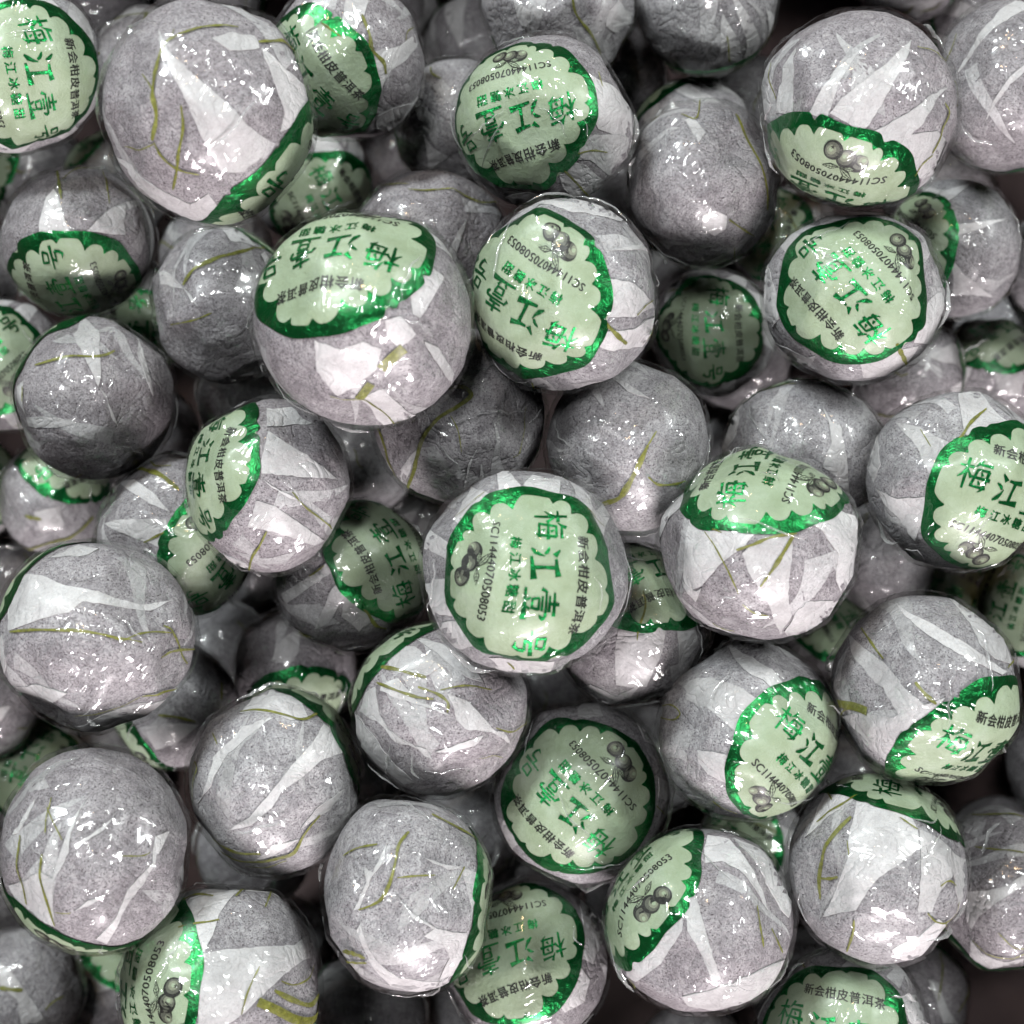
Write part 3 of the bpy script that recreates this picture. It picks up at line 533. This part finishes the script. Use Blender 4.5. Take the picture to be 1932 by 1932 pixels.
# ------------------------------------------------------------------ where the balls lie: equal tea balls in a heap, none cutting into another
keys = sorted(BALLS)
px = np.array([BALLS[k]['c'] for k in keys]); rr = np.array([BALLS[k]['r'] for k in keys])
rm = rr.mean(1)
ray = np.stack([(px[:, 0] - 966) / F_PX, -(px[:, 1] - 966) / F_PX, -np.ones(len(keys))], -1)
cosp = 1 / np.linalg.norm(ray, axis=1); ray = ray * cosp[:, None]
ang = np.arctan(rm * cosp ** 1.5 / F_PX); sn = np.sin(ang)
t0 = R0 * (rm / 175.0) ** 0.55 / sn + np.array([BALLS[k]['dz'] for k in keys]) * R0
t = t0.copy()
for it in range(600):
    cen = ray * t[:, None]; R = sn * t
    d = np.linalg.norm(cen[:, None] - cen[None], axis=-1) + np.eye(len(t)) * 9
    pen = (R[:, None] + R[None]) * 0.975 - d
    mv = np.zeros_like(t); bad = np.argwhere(np.triu(pen > 0, 1))
    for i, j in bad:
        a, b = (i, j) if t[i] < t[j] else (j, i)
        mv[a] -= 0.25 * pen[i, j]; mv[b] += 0.35 * pen[i, j]
    t += mv + (0.002 * (t0 - t) if it < 450 else 0)
cen = ray * t[:, None]; R = sn * t
cen[:, 2] += CAM_Z
if DEBUG:
    d = np.linalg.norm(cen[:, None] - cen[None], axis=-1) + np.eye(len(t)) * 9
    print('max penetration mm', ((R[:, None] + R[None]) * 0.975 - d).max() * 1000, 'R', R.min(), R.max(), 't', t.min(), t.max(), 'low', (cen[:, 2] - R).min())
    for k, a, b, c_ in zip(keys, R, t, cen[:, 2] - R): print(k, round(a * 1000, 1), round(b * 1000), round(c_ * 1000))
FLOOR = float((cen[:, 2] - R).min()) - 0.016
# deeper balls of the heap that show, dim, through its gaps; the tray floor stays bare where the photograph shows it
bare = np.array([(1838, 1130, 62), (1790, 1475, 78), (1880, 1860, 88), (1545, 25, 70), (1490, 95, 40)])
def to_px(c_): return 966 + F_PX * c_[0] / (CAM_Z - c_[2]), 966 - F_PX * c_[1] / (CAM_Z - c_[2]), F_PX / (CAM_Z - c_[2])
frng = np.random.default_rng(5); cc_, RR_ = list(cen), list(R); pp = [(*to_px(c_)[:2], to_px(c_)[2] * r_) for c_, r_ in zip(cen, R)]
nxt = 100; taken = set()
VW = ('at the top edge', 'in the upper part', 'above the middle', 'at mid height', 'below the middle', 'in the lower part', 'at the bottom edge')
HW = ('by the left edge', 'towards the left', 'left of centre', 'in the centre', 'right of centre', 'towards the right', 'by the right edge')
for zl in (0.026, 0.014, 0.0):
    for it in range(3000):
        r_ = 0.0158 * frng.uniform(1.0, 1.06); c_ = np.array([frng.uniform(-.165, .165), frng.uniform(-.165, .165), FLOOR + r_ + 0.0004 + zl])
        x, y, sc_ = to_px(c_); pr = sc_ * r_
        if max(abs(c_[0]), abs(c_[1])) + r_ > 0.1715 or not (0 < x < 1932 and 0 < y < 1932): continue
        cell = (int(y / 276.1), int(x / 276.1))
        if cell in taken or np.any(np.hypot(bare[:, 0] - x, bare[:, 1] - y) < bare[:, 2] + pr * 0.8): continue
        A = np.array(cc_); B = np.array(RR_)
        if np.any(np.linalg.norm(A - c_, axis=1) < (B + r_) * 0.985): continue
        Q = np.array(pp); near = Q[A[:, 2] > c_[2]]; far = Q[A[:, 2] <= c_[2]]
        g = frng.uniform(-1, 1, (160, 2)); g = g[np.hypot(g[:, 0], g[:, 1]) < 1] * pr + (x, y); g = g[(g > 0).all(1) & (g < 1932).all(1)]
        if len(g) < 20: continue
        vis = (np.hypot(g[:, None, 0] - near[None, :, 0], g[:, None, 1] - near[None, :, 1]) > near[None, :, 2]).all(1)
        if vis.mean() < 0.14: continue
        gf = g[vis]                                   # it may not stand in front of a ball that the photograph shows
        if len(far) and (np.hypot(gf[:, None, 0] - far[None, :, 0], gf[:, None, 1] - far[None, :, 1]) < far[None, :, 2]).any(1).mean() > 0.2: continue
        BALLS[nxt] = dict(c=(x, y), r=(pr, pr), lab=(frng.uniform(105, 170), frng.uniform(0, 360), frng.uniform(0, 360)), text='dim bare tea ball deep in a gap, %s %s' % (VW[cell[0]], HW[cell[1]]), dz=0, folds=[], fib=[])
        cc_.append(c_); RR_.append(r_); pp.append((x, y, pr)); keys.append(nxt); nxt += 1; taken.add(cell)
cen, R = np.array(cc_), np.array(RR_); px = np.array([BALLS[k]['c'] for k in keys]); rr = np.array([BALLS[k]['r'] for k in keys]); rm = rr.mean(1)
cosp = 1 / np.sqrt(1 + ((px - 966) ** 2).sum(1) / F_PX ** 2)
if DEBUG: print('deep balls', nxt - 100)

bm = bmesh.new(); bmesh.ops.create_grid(bm, x_segments=2, y_segments=2, size=0.6)
me = bpy.data.meshes.new('tray_floor'); bm.to_mesh(me); bm.free(); me.materials.append(M_TRAY)
fl = bpy.data.objects.new('tray_floor', me); fl.location.z = FLOOR; C.objects.link(fl); fl['kind'] = 'structure'

for x, y, sx, sy in ((0.174, 0, 0.004, 0.356), (-0.174, 0, 0.004, 0.356), (0, 0.174, 0.343, 0.004), (0, -0.174, 0.343, 0.004)):  # unseen walls, added to keep low lamp light out of the deep gaps
    bm = bmesh.new(); bmesh.ops.create_cube(bm, size=1.0, matrix=__import__('mathutils').Matrix.Diagonal((sx, sy, 0.158 - FLOOR, 1)))
    bmesh.ops.bevel(bm, geom=bm.edges[:], offset=0.0015, segments=2, affect='EDGES')
    me = bpy.data.meshes.new('added_shade_wall'); bm.to_mesh(me); bm.free(); me.materials.append(M_TRAY)
    wl = bpy.data.objects.new('added_shade_wall', me); wl.location = (x, y, (0.158 + FLOOR) / 2 + 0.0004); C.objects.link(wl); wl['kind'] = 'structure'

# ------------------------------------------------------------------ building one ball
def smin(a, b, k):
    h = np.clip(0.5 + 0.5 * (b - a) / k, 0, 1); return b * (1 - h) + a * h - k * h * (1 - h)
class Shape:
    def __init__(s, idx, rng):
        b = BALLS[keys[idx]]; s.c = cen[idx]; s.R = R[idx]
        w_ = unit(np.array([0, 0, CAM_Z]) - s.c); s.w = w_
        u = np.array([1.0, 0, 0]); u = unit(u - w_ * u.dot(w_)); s.u = u; s.v = np.cross(w_, u)
        s.base = s.c - np.array([0, 0, s.R]); s.org = s.c - s.base
        # half-axes: as measured, less the stretch that the lens gives off the picture's middle
        off = px[idx] - 966; dd = np.hypot(*off) + 1e-6; s.rad = np.array([off[0] / dd, -off[1] / dd]); s.sq = cosp[idx] ** 0.8
        s.ax = rr[idx] / rm[idx]
        tau, beta, alpha = [math.radians(q) for q in b['lab']]
        tl = math.cos(beta) * s.u - math.sin(beta) * s.v
        s.n = math.sin(tau) * tl + math.cos(tau) * s.w
        rd = math.cos(alpha) * s.u - math.sin(alpha) * s.v       # reading direction before the tilt, then turned with the pole
        axis = np.cross(s.w, tl); ct, st = math.cos(tau), math.sin(tau)
        s.lx = rd * ct + np.cross(axis, rd) * st + axis * axis.dot(rd) * (1 - ct); s.ly = np.cross(s.n, s.lx)
        s.pn = unit(rng.normal(size=(30, 3))); s.ph = rng.uniform(0.905, 0.985, 30)
        s.fn = unit(rng.normal(size=(46, 3))); s.fh = rng.uniform(1.000, 1.030, 46)
        s.k1 = rng.normal(size=(7, 3)) * 2.2; s.p1 = rng.uniform(0, 6.3, 7)
        s.k2 = rng.normal(size=(12, 3)) * 9; s.p2 = rng.uniform(0, 6.3, 12)
        s.k3 = rng.normal(size=(14, 3)) * 24; s.p3 = rng.uniform(0, 6.3, 14)
        s.wp = rng.uniform(0, 6.3, (2, 2)); s.qd = unit(rng.normal(size=3)); s.nw = rng.integers(9, 14); s.pw = rng.uniform(0, 6.3)
    def body(s, d):
        du, dv, dw = d @ s.u, d @ s.v, d @ s.w
        rc = du * s.rad[0] + dv * s.rad[1]; tc = -du * s.rad[1] + dv * s.rad[0]
        # measured ellipse
        q = (du / s.ax[0]) ** 2 + (dv / s.ax[1]) ** 2 + dw ** 2 + rc ** 2 * (1 / s.sq ** 2 - 1)
        e = 0.985 / np.sqrt(q)
        e = e * (1 + 0.0125 * np.sin(d @ s.k1.T + s.p1).sum(1) / 1.5)
        dots = np.maximum(d @ s.pn.T, 0.2)
        e = smin(e, (s.ph[None] * 0.992 / dots).min(1) / np.sqrt(q), 0.016)
        e = smin(e, 0.925 / np.maximum(d @ s.n, 0.2) / np.sqrt(q), 0.05)              # pressed flat under the label
        th = np.arccos(np.clip(d @ s.n, -1, 1)); ph = np.arctan2(d @ s.ly, d @ s.lx)
        ridge = 1 - np.abs(np.sin(0.5 * s.nw * ph + s.pw + 0.9 * np.sin(2 * th) + 0.4 * np.sin(3 * ph)))
        e = e + 0.010 * ridge ** 3 * np.clip((th - 0.75) / 0.5, 0, 1) * np.clip((2.9 - th) / 0.6, 0, 1)
        e = e * (1 - 0.045 * (d @ s.qd) ** 4) - 0.035 * np.exp(-((math.pi - th) / 0.28) ** 2)
        e = e + 0.0016 * np.sin(d @ s.k2.T + s.p2).sum(1)
        return e * 1.034
    def film(s, d):
        b = s.body(d)
        poly = (s.fh[None] / np.maximum(d @ s.fn.T, 0.2)).min(1)
        f = np.minimum(b + 0.052, poly * (b / 0.985))
        wr = np.sin(d @ s.k3.T + s.p3).sum(1)
        f = np.maximum(f, b + 0.031) + 0.0034 * np.abs(wr) ** 0.8
        return f
    def at(s, d, h=0.0): return s.org + d * (s.body(d) * s.R + np.asarray(h) * 0.001)[:, None]
    def lab_dir(s, xy):                      # label plane (unit = label radius) -> direction
        w1, w2 = s.wp[0], s.wp[1]                # the paper is stretched and tugged unevenly over the ball
        xy = xy + 0.016 * np.stack([np.sin(2.6 * xy[:, 0] + 3.4 * xy[:, 1] + w1[0]) + 0.6 * np.sin(6.1 * xy[:, 1] + w1[1]), np.sin(3.1 * xy[:, 0] - 2.4 * xy[:, 1] + w2[0]) + 0.6 * np.sin(5.7 * xy[:, 0] + w2[1])], -1)
        r = np.hypot(xy[:, 0], xy[:, 1]); th = r * TH_L; k = np.where(r > 1e-6, np.sin(th) / np.maximum(r, 1e-6), TH_L)
        return xy[:, :1] * k[:, None] * s.lx + xy[:, 1:] * k[:, None] * s.ly + np.cos(th)[:, None] * s.n
    def pole_dir(s, th, ph):
        return (np.sin(th) * np.cos(ph))[:, None] * s.lx + (np.sin(th) * np.sin(ph))[:, None] * s.ly + np.cos(th)[:, None] * s.n
    def pix_dir(s, p):                       # place in the survey picture -> direction from the ball's centre
        r_ = np.stack([(p[:, 0] - 966) / F_PX, -(p[:, 1] - 966) / F_PX, -np.ones(len(p))], -1); r_ = unit(r_)
        o = np.array([0, 0, CAM_Z]) - s.c
        b_ = r_ @ o; cc = o @ o - (s.R * 0.97) ** 2; disc = np.maximum(b_ ** 2 - cc, 0)
        return unit(o + r_ * (-b_ - np.sqrt(disc))[:, None])

def fold_mesh(sh, poly, h, rng, step=9.0):
    P = np.array(poly); n = len(P); pts = []
    for i in range(n):
        a, b = P[i], P[(i + 1) % n]; m_ = max(1, int(np.linalg.norm(b - a) / step))
        for q in range(m_):
            p_ = a + (b - a) * q / m_
            pts.append(p_ + (rng.normal(size=2) * 0.7 if q else 0))
    nb = len(pts); lo = P.min(0); hi = P.max(0)
    for x in np.arange(lo[0], hi[0], step):
        for y in np.arange(lo[1], hi[1], step): pts.append(np.array((x, y)) + rng.uniform(-2, 2, 2))
    v, e, f, *_ = delaunay_2d_cdt([Vector(p) for p in pts], [], [list(range(nb))], 1, 0.05)
    if not f: return None
    v = np.array([q[:] for q in v]); f = np.array([list(q) for q in f])
    d = sh.pix_dir(v)
    # lifted along the fold line, lying down towards the other side
    a = rng.uniform(0, 6.3); g = (v - v.mean(0)) @ np.array((math.cos(a), math.sin(a))); g = (g - g.min()) / (np.ptp(g) + 1e-6)
    V = sh.at(d, h + 0.15 * g)
    ec = {}
    for tri in f:
        for i in range(3):
            k = (tri[i], tri[(i + 1) % 3]); ec[k] = ec.get(k, 0) + 1
    bd = [k for k in ec if (k[1], k[0]) not in ec]
    low = {}; ext = []
    for i in {q for k in bd for q in k}: low[i] = len(V) + len(ext); ext.append(i)
    if ext: V2 = np.concatenate([V, sh.at(d[ext], -0.15)])
    else: V2 = V
    sk = [(b_, a_, low[a_]) for a_, b_ in bd] + [(b_, low[a_], low[b_]) for a_, b_ in bd]
    # the skirt repeats its rim so the top keeps its own shading
    rim = {}; top = []
    for i in ext: rim[i] = len(V2) + len(top); top.append(i)
    if ext: V2 = np.concatenate([V2, V[ext]])
    sk = [tuple(rim.get(q, q) if q < len(V) else q for q in tri) for tri in sk]
    return V2, np.concatenate([f, np.array(sk, np.int32)]) if sk else f
def smooth_line(P, n):
    P = np.array(P, float)
    Q = np.concatenate([[2 * P[0] - P[1]], P, [2 * P[-1] - P[-2]]]); o = []
    for i in range(len(P) - 1):
        p0, p1, p2, p3 = Q[i:i + 4]
        for u in np.linspace(0, 1, n, endpoint=False):
            o.append(0.5 * (2 * p1 + (p2 - p0) * u + (2 * p0 - 5 * p1 + 4 * p2 - p3) * u * u + (3 * p1 - p0 - 3 * p2 + p3) * u ** 3))
    o.append(P[-1]); return np.array(o)
def strip(sh, d, wid, h, prof=None, surf=None):
    # a ribbon along directions d, wid in radians
    n = len(d); T = np.gradient(d, axis=0); S = unit(np.cross(d, T) + 1e-9)
    V = []
    for k, o_ in enumerate((-0.5, -0.25, 0, 0.25, 0.5)):
        dd = unit(d + S * (wid * o_)[:, None])
        if surf is None: V.append(sh.at(dd, h + 0.03 * (1 - 4 * o_ * o_)))
        else: V.append(sh.org + dd * (sh.film(dd) * sh.R + 0.001 * (prof * (1 - 4 * o_ * o_) - 0.05 * (k % 4 == 0)))[:, None])
    V = np.stack(V, 1).reshape(-1, 3); return V, grid_tris(n, 5)

TOTAL = 0
for idx, key in enumerate(keys):
    b = BALLS[key]; rng = np.random.default_rng(1000 + key * 7)
    sh = Shape(idx, rng); big = rm[idx] > 135
    root = bpy.data.objects.new('tea_ball', None); C.objects.link(root); root.location = sh.base; root.empty_display_size = 0.005
    root['label'] = b['text']; root['category'] = 'tea ball'; root['group'] = 'wrapped tea balls heaped in the tray'
    dv, tv = ico(5 if big else 4)
    link_mesh('tissue_wrap', sh.org + dv * (sh.body(dv) * sh.R)[:, None], tv, M_TISSUE, root)
    # white doubled tissue: folds, and one painted highlight, surveyed on the side seen, pleats from the label round the rest
    for q, poly in enumerate(b['folds']):
        r_ = fold_mesh(sh, poly, 0.08 + 0.02 * (q % 4), rng)
        if r_ is not None: link_mesh('paper_fold', r_[0], r_[1], M_FOLD, root)
    npl = int(rng.integers(8, 12)); p0 = rng.uniform(0, 6.3)
    for q in range(npl):
        pc = p0 + 6.283 * q / npl + rng.uniform(-.12, .12); hw = rng.uniform(.14, .30); tip = rng.uniform(1.35, 2.35); sheer = rng.uniform(-.5, .5)
        mid = sh.pole_dir(np.array([(TH_L + tip) / 2]), np.array([pc + sheer * .5]))[0]
        if b['folds'] and mid.dot(sh.w) > -0.12: continue
        nu = 12; u = np.linspace(0, 1, nu); th = TH_L * 0.93 + (tip - TH_L * 0.93) * u
        rows = []
        for j, s_ in enumerate(np.linspace(-1, 1, 5)):
            wd = hw * (1 - u) ** 0.8 / np.maximum(np.sin(th), .5) + 0.004
            rows.append(sh.at(sh.pole_dir(th, pc + sheer * u ** 1.3 + s_ * wd + 0.015 * np.sin(9 * u + q)), 0.05 + 0.03 * (q % 3) + 0.06 * (j / 4)))
        link_mesh('paper_fold', np.stack(rows, 1).reshape(-1, 3), grid_tris(nu, 5), M_FOLD, root)
    # thinner, half see-through laps of the tissue between them
    for q in range(int(rng.integers(6, 10)) if big else 3):
        pc = rng.uniform(0, 6.283); hw = rng.uniform(.06, .20); ta = rng.uniform(TH_L * .95, 1.7); tip = ta + rng.uniform(.5, 1.2); sheer = rng.uniform(-.7, .7); flip = rng.random() < .35
        u = np.linspace(0, 1, 14); th = np.clip(ta + (tip - ta) * u, 0, 3.0); tp = u if flip else 1 - u; rows = []
        for j, s_ in enumerate(np.linspace(-1, 1, 5)):
            wd = hw * tp ** 0.8 / np.maximum(np.sin(th), .35) + 0.004
            rows.append(sh.at(sh.pole_dir(th, pc + sheer * u ** 1.4 + s_ * wd + 0.02 * np.sin(8 * u + q)), 0.02 + 0.012 * (q % 3) + 0.05 * (j / 4)))
        link_mesh('paper_fold', np.stack(rows, 1).reshape(-1, 3), grid_tris(14, 5), M_FOLD2, root)
    # olive plant fibres pressed into the tissue
    lines = [(wd, smooth_line(pl, 7)) for wd, pl in b['fib']]
    for q, (wd, P) in enumerate(lines):
        d = sh.pix_dir(P); n = len(d); u = np.linspace(0, 1, n)
        wr = 1.12 * wd / rm[idx] * (0.55 + 0.45 * np.sin(np.pi * u) ** 0.5) * (1 + 0.22 * np.sin(u * rng.uniform(8, 20) + q)) if wd < 10 else np.full(n, 1.5 * wd / rm[idx])
        V, T = strip(sh, d, wr, 0.335 + 0.012 * (q % 5)); link_mesh('plant_fibre', V, T, M_FIBRE, root)
    for q in range(0 if len(lines) > 4 else 3 if lines else 4):
        dd = unit(rng.normal(size=3))
        if lines and dd.dot(sh.w) > 0: dd = -dd
        tv_ = unit(np.cross(dd, rng.normal(size=3))); L_ = rng.uniform(.3, .8); u = np.linspace(0, 1, 16); cv = rng.uniform(-.5, .5)
        sd = np.cross(dd, tv_)
        d = unit(dd + tv_ * ((u - .5) * L_)[:, None] + sd * (cv * (u - .5) ** 2 * L_ + 0.02 * np.sin(7 * u))[:, None])
        V, T = strip(sh, d, rng.uniform(.012, .036) * (0.4 + 0.6 * np.sin(np.pi * u) ** 0.6), 0.33); link_mesh('plant_fibre', V, T, M_FIBRE, root)
    # the label: pale paper, foil border with a scalloped inner edge, print
    nr, na = (16, 72) if big else (10, 48)
    rad_ = np.linspace(0.001, 0.95, nr); a_ = np.linspace(0, 2 * math.pi, na, endpoint=False)
    xy = np.stack([np.outer(rad_, np.cos(a_)), np.outer(rad_, np.sin(a_))], -1).reshape(-1, 2)
    lab = link_mesh('label', sh.at(sh.lab_dir(xy), 0.32), grid_tris(nr, na, True), M_LABEL, root)
    na = 288 if big else 144; a_ = np.linspace(0, 360, na, endpoint=False); rin = scallop(a_)
    rout = 1.0 + 0.012 * np.sin(np.radians(a_) * 5 + rng.uniform(0, 6)) + 0.008 * np.sin(np.radians(a_) * 11 + rng.uniform(0, 6))
    for q in range(rng.integers(3, 7)):      # nicks where the pleats pull the border in
        rout -= rng.uniform(.02, .06) * np.exp(-(((a_ - rng.uniform(0, 360) + 180) % 360 - 180) / rng.uniform(1.5, 4)) ** 2)
    rr_ = np.array([rin + (rout - rin) * q for q in np.linspace(0, 1, 6)])
    xy = np.stack([rr_ * np.cos(np.radians(a_)), rr_ * np.sin(np.radians(a_))], -1).reshape(-1, 2)
    hh = np.repeat(np.array([0.365, 0.38, 0.385, 0.385, 0.38, 0.30]), na)
    link_mesh('foil_border', sh.at(sh.lab_dir(xy), hh), grid_tris(6, na, True), M_FOIL, lab)
    if math.degrees(math.acos(np.clip(sh.n.dot(sh.w), -1, 1))) < 128 or True:
        for nm, (v2, t2, h2, mi), mats in PRINTS:
            link_mesh(nm, sh.at(sh.lab_dir(v2), h2 + 0.05), t2, None, lab, mats, mi)
    # clear shrink film with its creases
    fi = link_mesh('clear_film', sh.org + dv * (sh.film(dv) * sh.R)[:, None], tv, M_FILM, root)
    VV, TT, nV = [], [], 0
    for q in range(rng.integers(9, 16)):
        dd = unit(rng.normal(size=3)); tv_ = unit(np.cross(dd, rng.normal(size=3))); sd = np.cross(dd, tv_); L_ = rng.uniform(.15, .75); u = np.linspace(0, 1, 22)
        d = unit(dd + tv_ * ((u - .5) * L_)[:, None] + sd * (rng.uniform(-.3, .3) * (u - .5) ** 2 + 0.012 * np.sin(u * rng.uniform(6, 20)))[:, None])
        V, T = strip(sh, d, rng.uniform(.010, .024) * np.sin(np.pi * (0.03 + 0.94 * u)), 0, prof=(rng.uniform(.5, 1.1) if q < 3 else rng.uniform(.10, .35)) * np.sin(np.pi * u), surf='film')
        VV.append(V); TT.append(T + nV); nV += len(V)
    cr_ = link_mesh('film_crease', np.concatenate(VV), np.concatenate(TT), M_CREASE, fi); cr_['kind'] = 'stuff'
